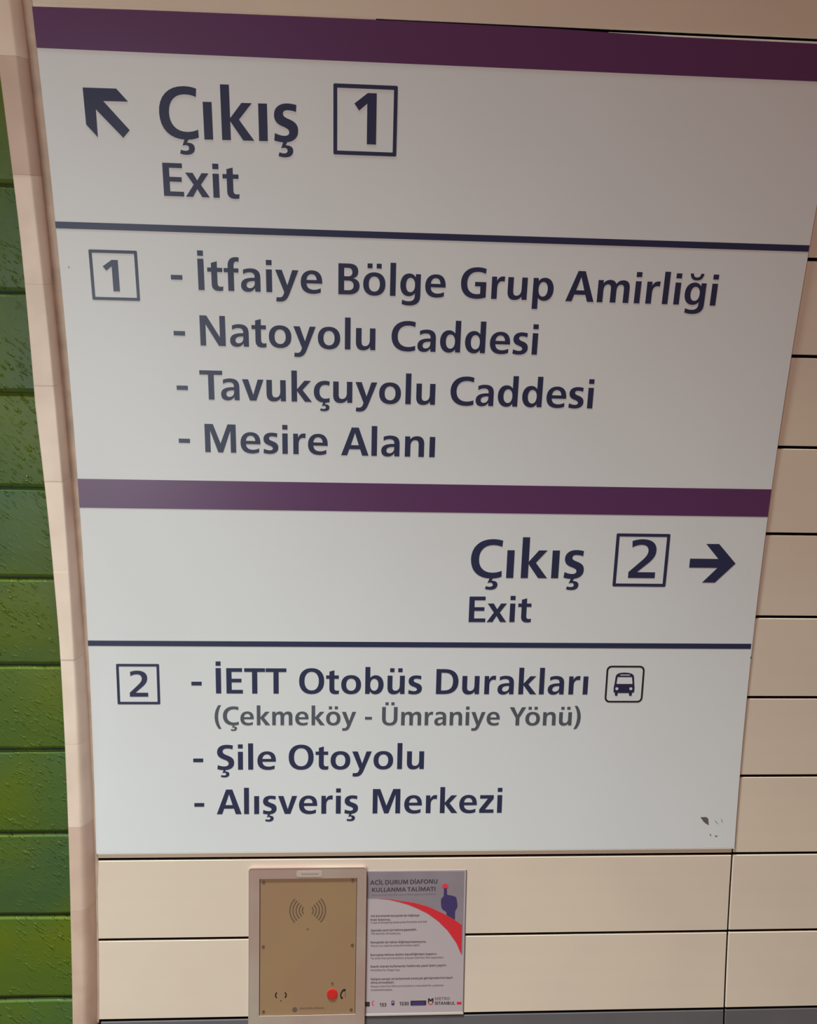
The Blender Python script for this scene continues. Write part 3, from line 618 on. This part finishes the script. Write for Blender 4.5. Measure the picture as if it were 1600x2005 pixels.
NOTICE = [
 ('ACİL DURUM DİAFONU',0.4825,0.60404,1.39958,1.39852,0.00795,1),
 ('KULLANMA TALİMATI',0.48592,0.60054,1.4132,1.41261,0.00747,1),
 ('Instructions for the use of Emergency Intercom',0.48474,0.60134,1.42075,1.41963,0.00359,0),
 ('Acil durumlarda konuşmak için düğmeye',0.48456,0.57275,1.46052,1.46035,0.00349,1),
 ('kısa basınız.',0.48411,0.52044,1.46759,1.46761,0.00349,1),
 ('In case of emergency please press the button and wait',0.48418,0.5864,1.47293,1.47201,0.00310,0),
 ('Operatör yanıtı için hattınız geçecektir.',0.48495,0.56814,1.48797,1.48722,0.00349,1),
 ('The operator will assist you.',0.48503,0.53984,1.49349,1.49371,0.00310,0),
 ('Konuşmak için tekrar düğmeye basmayınız.',0.4848,0.58585,1.51054,1.51052,0.00349,1),
 ('There is no need to press the button again.',0.4849,0.57447,1.51703,1.51647,0.00310,0),
 ('Konuşma bitince diafon kendiliğinden kapanır.',0.48514,0.60633,1.53437,1.53398,0.00349,1),
 ('To end the conversation please wait for the operator.',0.48522,0.61865,1.54037,1.54049,0.00310,0),
 ('Kasıtlı olarak kullananlar hakkında yasal işlem yapılır.',0.48545,0.62478,1.55633,1.55595,0.00348,1),
 ('Penalties for illegal use.',0.48553,0.53931,1.56271,1.56295,0.00309,0),
 ('İletişim amaçlı ve kullanmak amacıyla görüşmeleriniz kayıt',0.48624,0.6356,1.58021,1.57953,0.00348,1),
 ('altına alınmaktadır.',0.48633,0.52923,1.58658,1.58676,0.00348,1),
 ('Please note that this conversation is recorded for customer',0.48643,0.61969,1.59353,1.59351,0.00309,0),
 ('and operational purposes.',0.48652,0.5257,1.60009,1.60013,0.00309,0),
 ('153',0.50308,0.51532,1.63026,1.63031,0.00626,1),
 ('1530',0.53906,0.55648,1.62884,1.62888,0.00627,1),
 ('METRO',0.60401,0.63111,1.61965,1.61977,0.00503,0),
 ('İSTANBUL',0.60417,0.64109,1.62883,1.62915,0.00532,1),
]
mb0, mb1, mb2 = MB(), MB(), MB()
for t, ua, ub, sa, sb, cap, bold in NOTICE:
    word((mb0 if cap > 0.005 else mb1) if bold else mb2, t, ua, ub, sa, sb, cap, n0, n1+0.0002)
mb0.build('notice_lettering', M_TB, notice, label='largest lines of the notice', kind='stuff')
mb1.build('notice_lettering', mat('greyish_print', (100, 86, 94), 0.5), notice, label='bold dark lines of the notice', kind='stuff')
mb2.build('notice_lettering', M_TL, notice, label='faint thin lines of the notice', kind='stuff')
def quad(name, m, u0, s0, u1, s1): return MB().plate([[(u0, s0), (u0, s1), (u1, s1), (u1, s0)][::-1][::-1]], n0, n1+0.0001).build(name, m, notice)
M_FB = mat('black_footer_print', (44, 38, 42), 0.5)
quad('footer_block', M_FB, 0.4740, 1.6215, 0.4850, 1.6300)
quad('footer_block', M_FB, 0.5595, 1.6208, 0.5881, 1.6297)
MB().plate([[(0.5622, 1.6228), (0.5622, 1.6297), (0.5855, 1.6297), (0.5855, 1.6228)]], n1+0.0001, n1+0.0002).build('footer_block', M_HAND, notice)
quad('footer_mark', M_SW, 0.6444, 1.6245, 0.6531, 1.6293)
MB().plate([arcband(0.4945, 1.6240, 0.0042, 0.0058, 115, 245, 8)], n0, n1+0.0001).build('footer_mark', M_DOT, notice)
MB().plate([rrect(0.5245, 1.6200, 0.5300, 1.6287, 0.0015, 3), [(0.5258, 1.6212), (0.5258, 1.6245), (0.5287, 1.6245), (0.5287, 1.6212)]], n0, n1+0.0001).build('footer_mark', M_HAND, notice)
# metro emblem: dark letter over a red curve
MB().plate([[(0.5913, 1.6255), (0.5913, 1.6168), (0.5937, 1.6168), (0.5963, 1.6196), (0.5989, 1.6168), (0.6013, 1.6168), (0.6013, 1.6255), (0.5992, 1.6255), (0.5992, 1.6208), (0.5963, 1.6232), (0.5934, 1.6208), (0.5934, 1.6255)]], n0, n1+0.0001).build('metro_emblem', M_FB, notice)
MB().plate([arcband(0.5963, 1.6240, 0.0034, 0.0052, 195, 345, 8)], n0, n1+0.0001).build('metro_emblem', M_DOT, notice)
MB().slab(0.4730, 0.6570, 1.6440, 1.6482, SA, SB+0.0004, 1, 0.0002).build('sleeve_edge', M_SLEEVE, notice, label='shiny lower edge of the plastic sleeve')
MB().slab(0.6556, 0.6570, 1.3733, 1.6440, SB, SB+0.0005, 14).build('sleeve_edge', mat('grey_sleeve_edge', (112, 100, 104), 0.3), notice, label='dark right edge of the plastic sleeve')
bpy.context.view_layer.update()
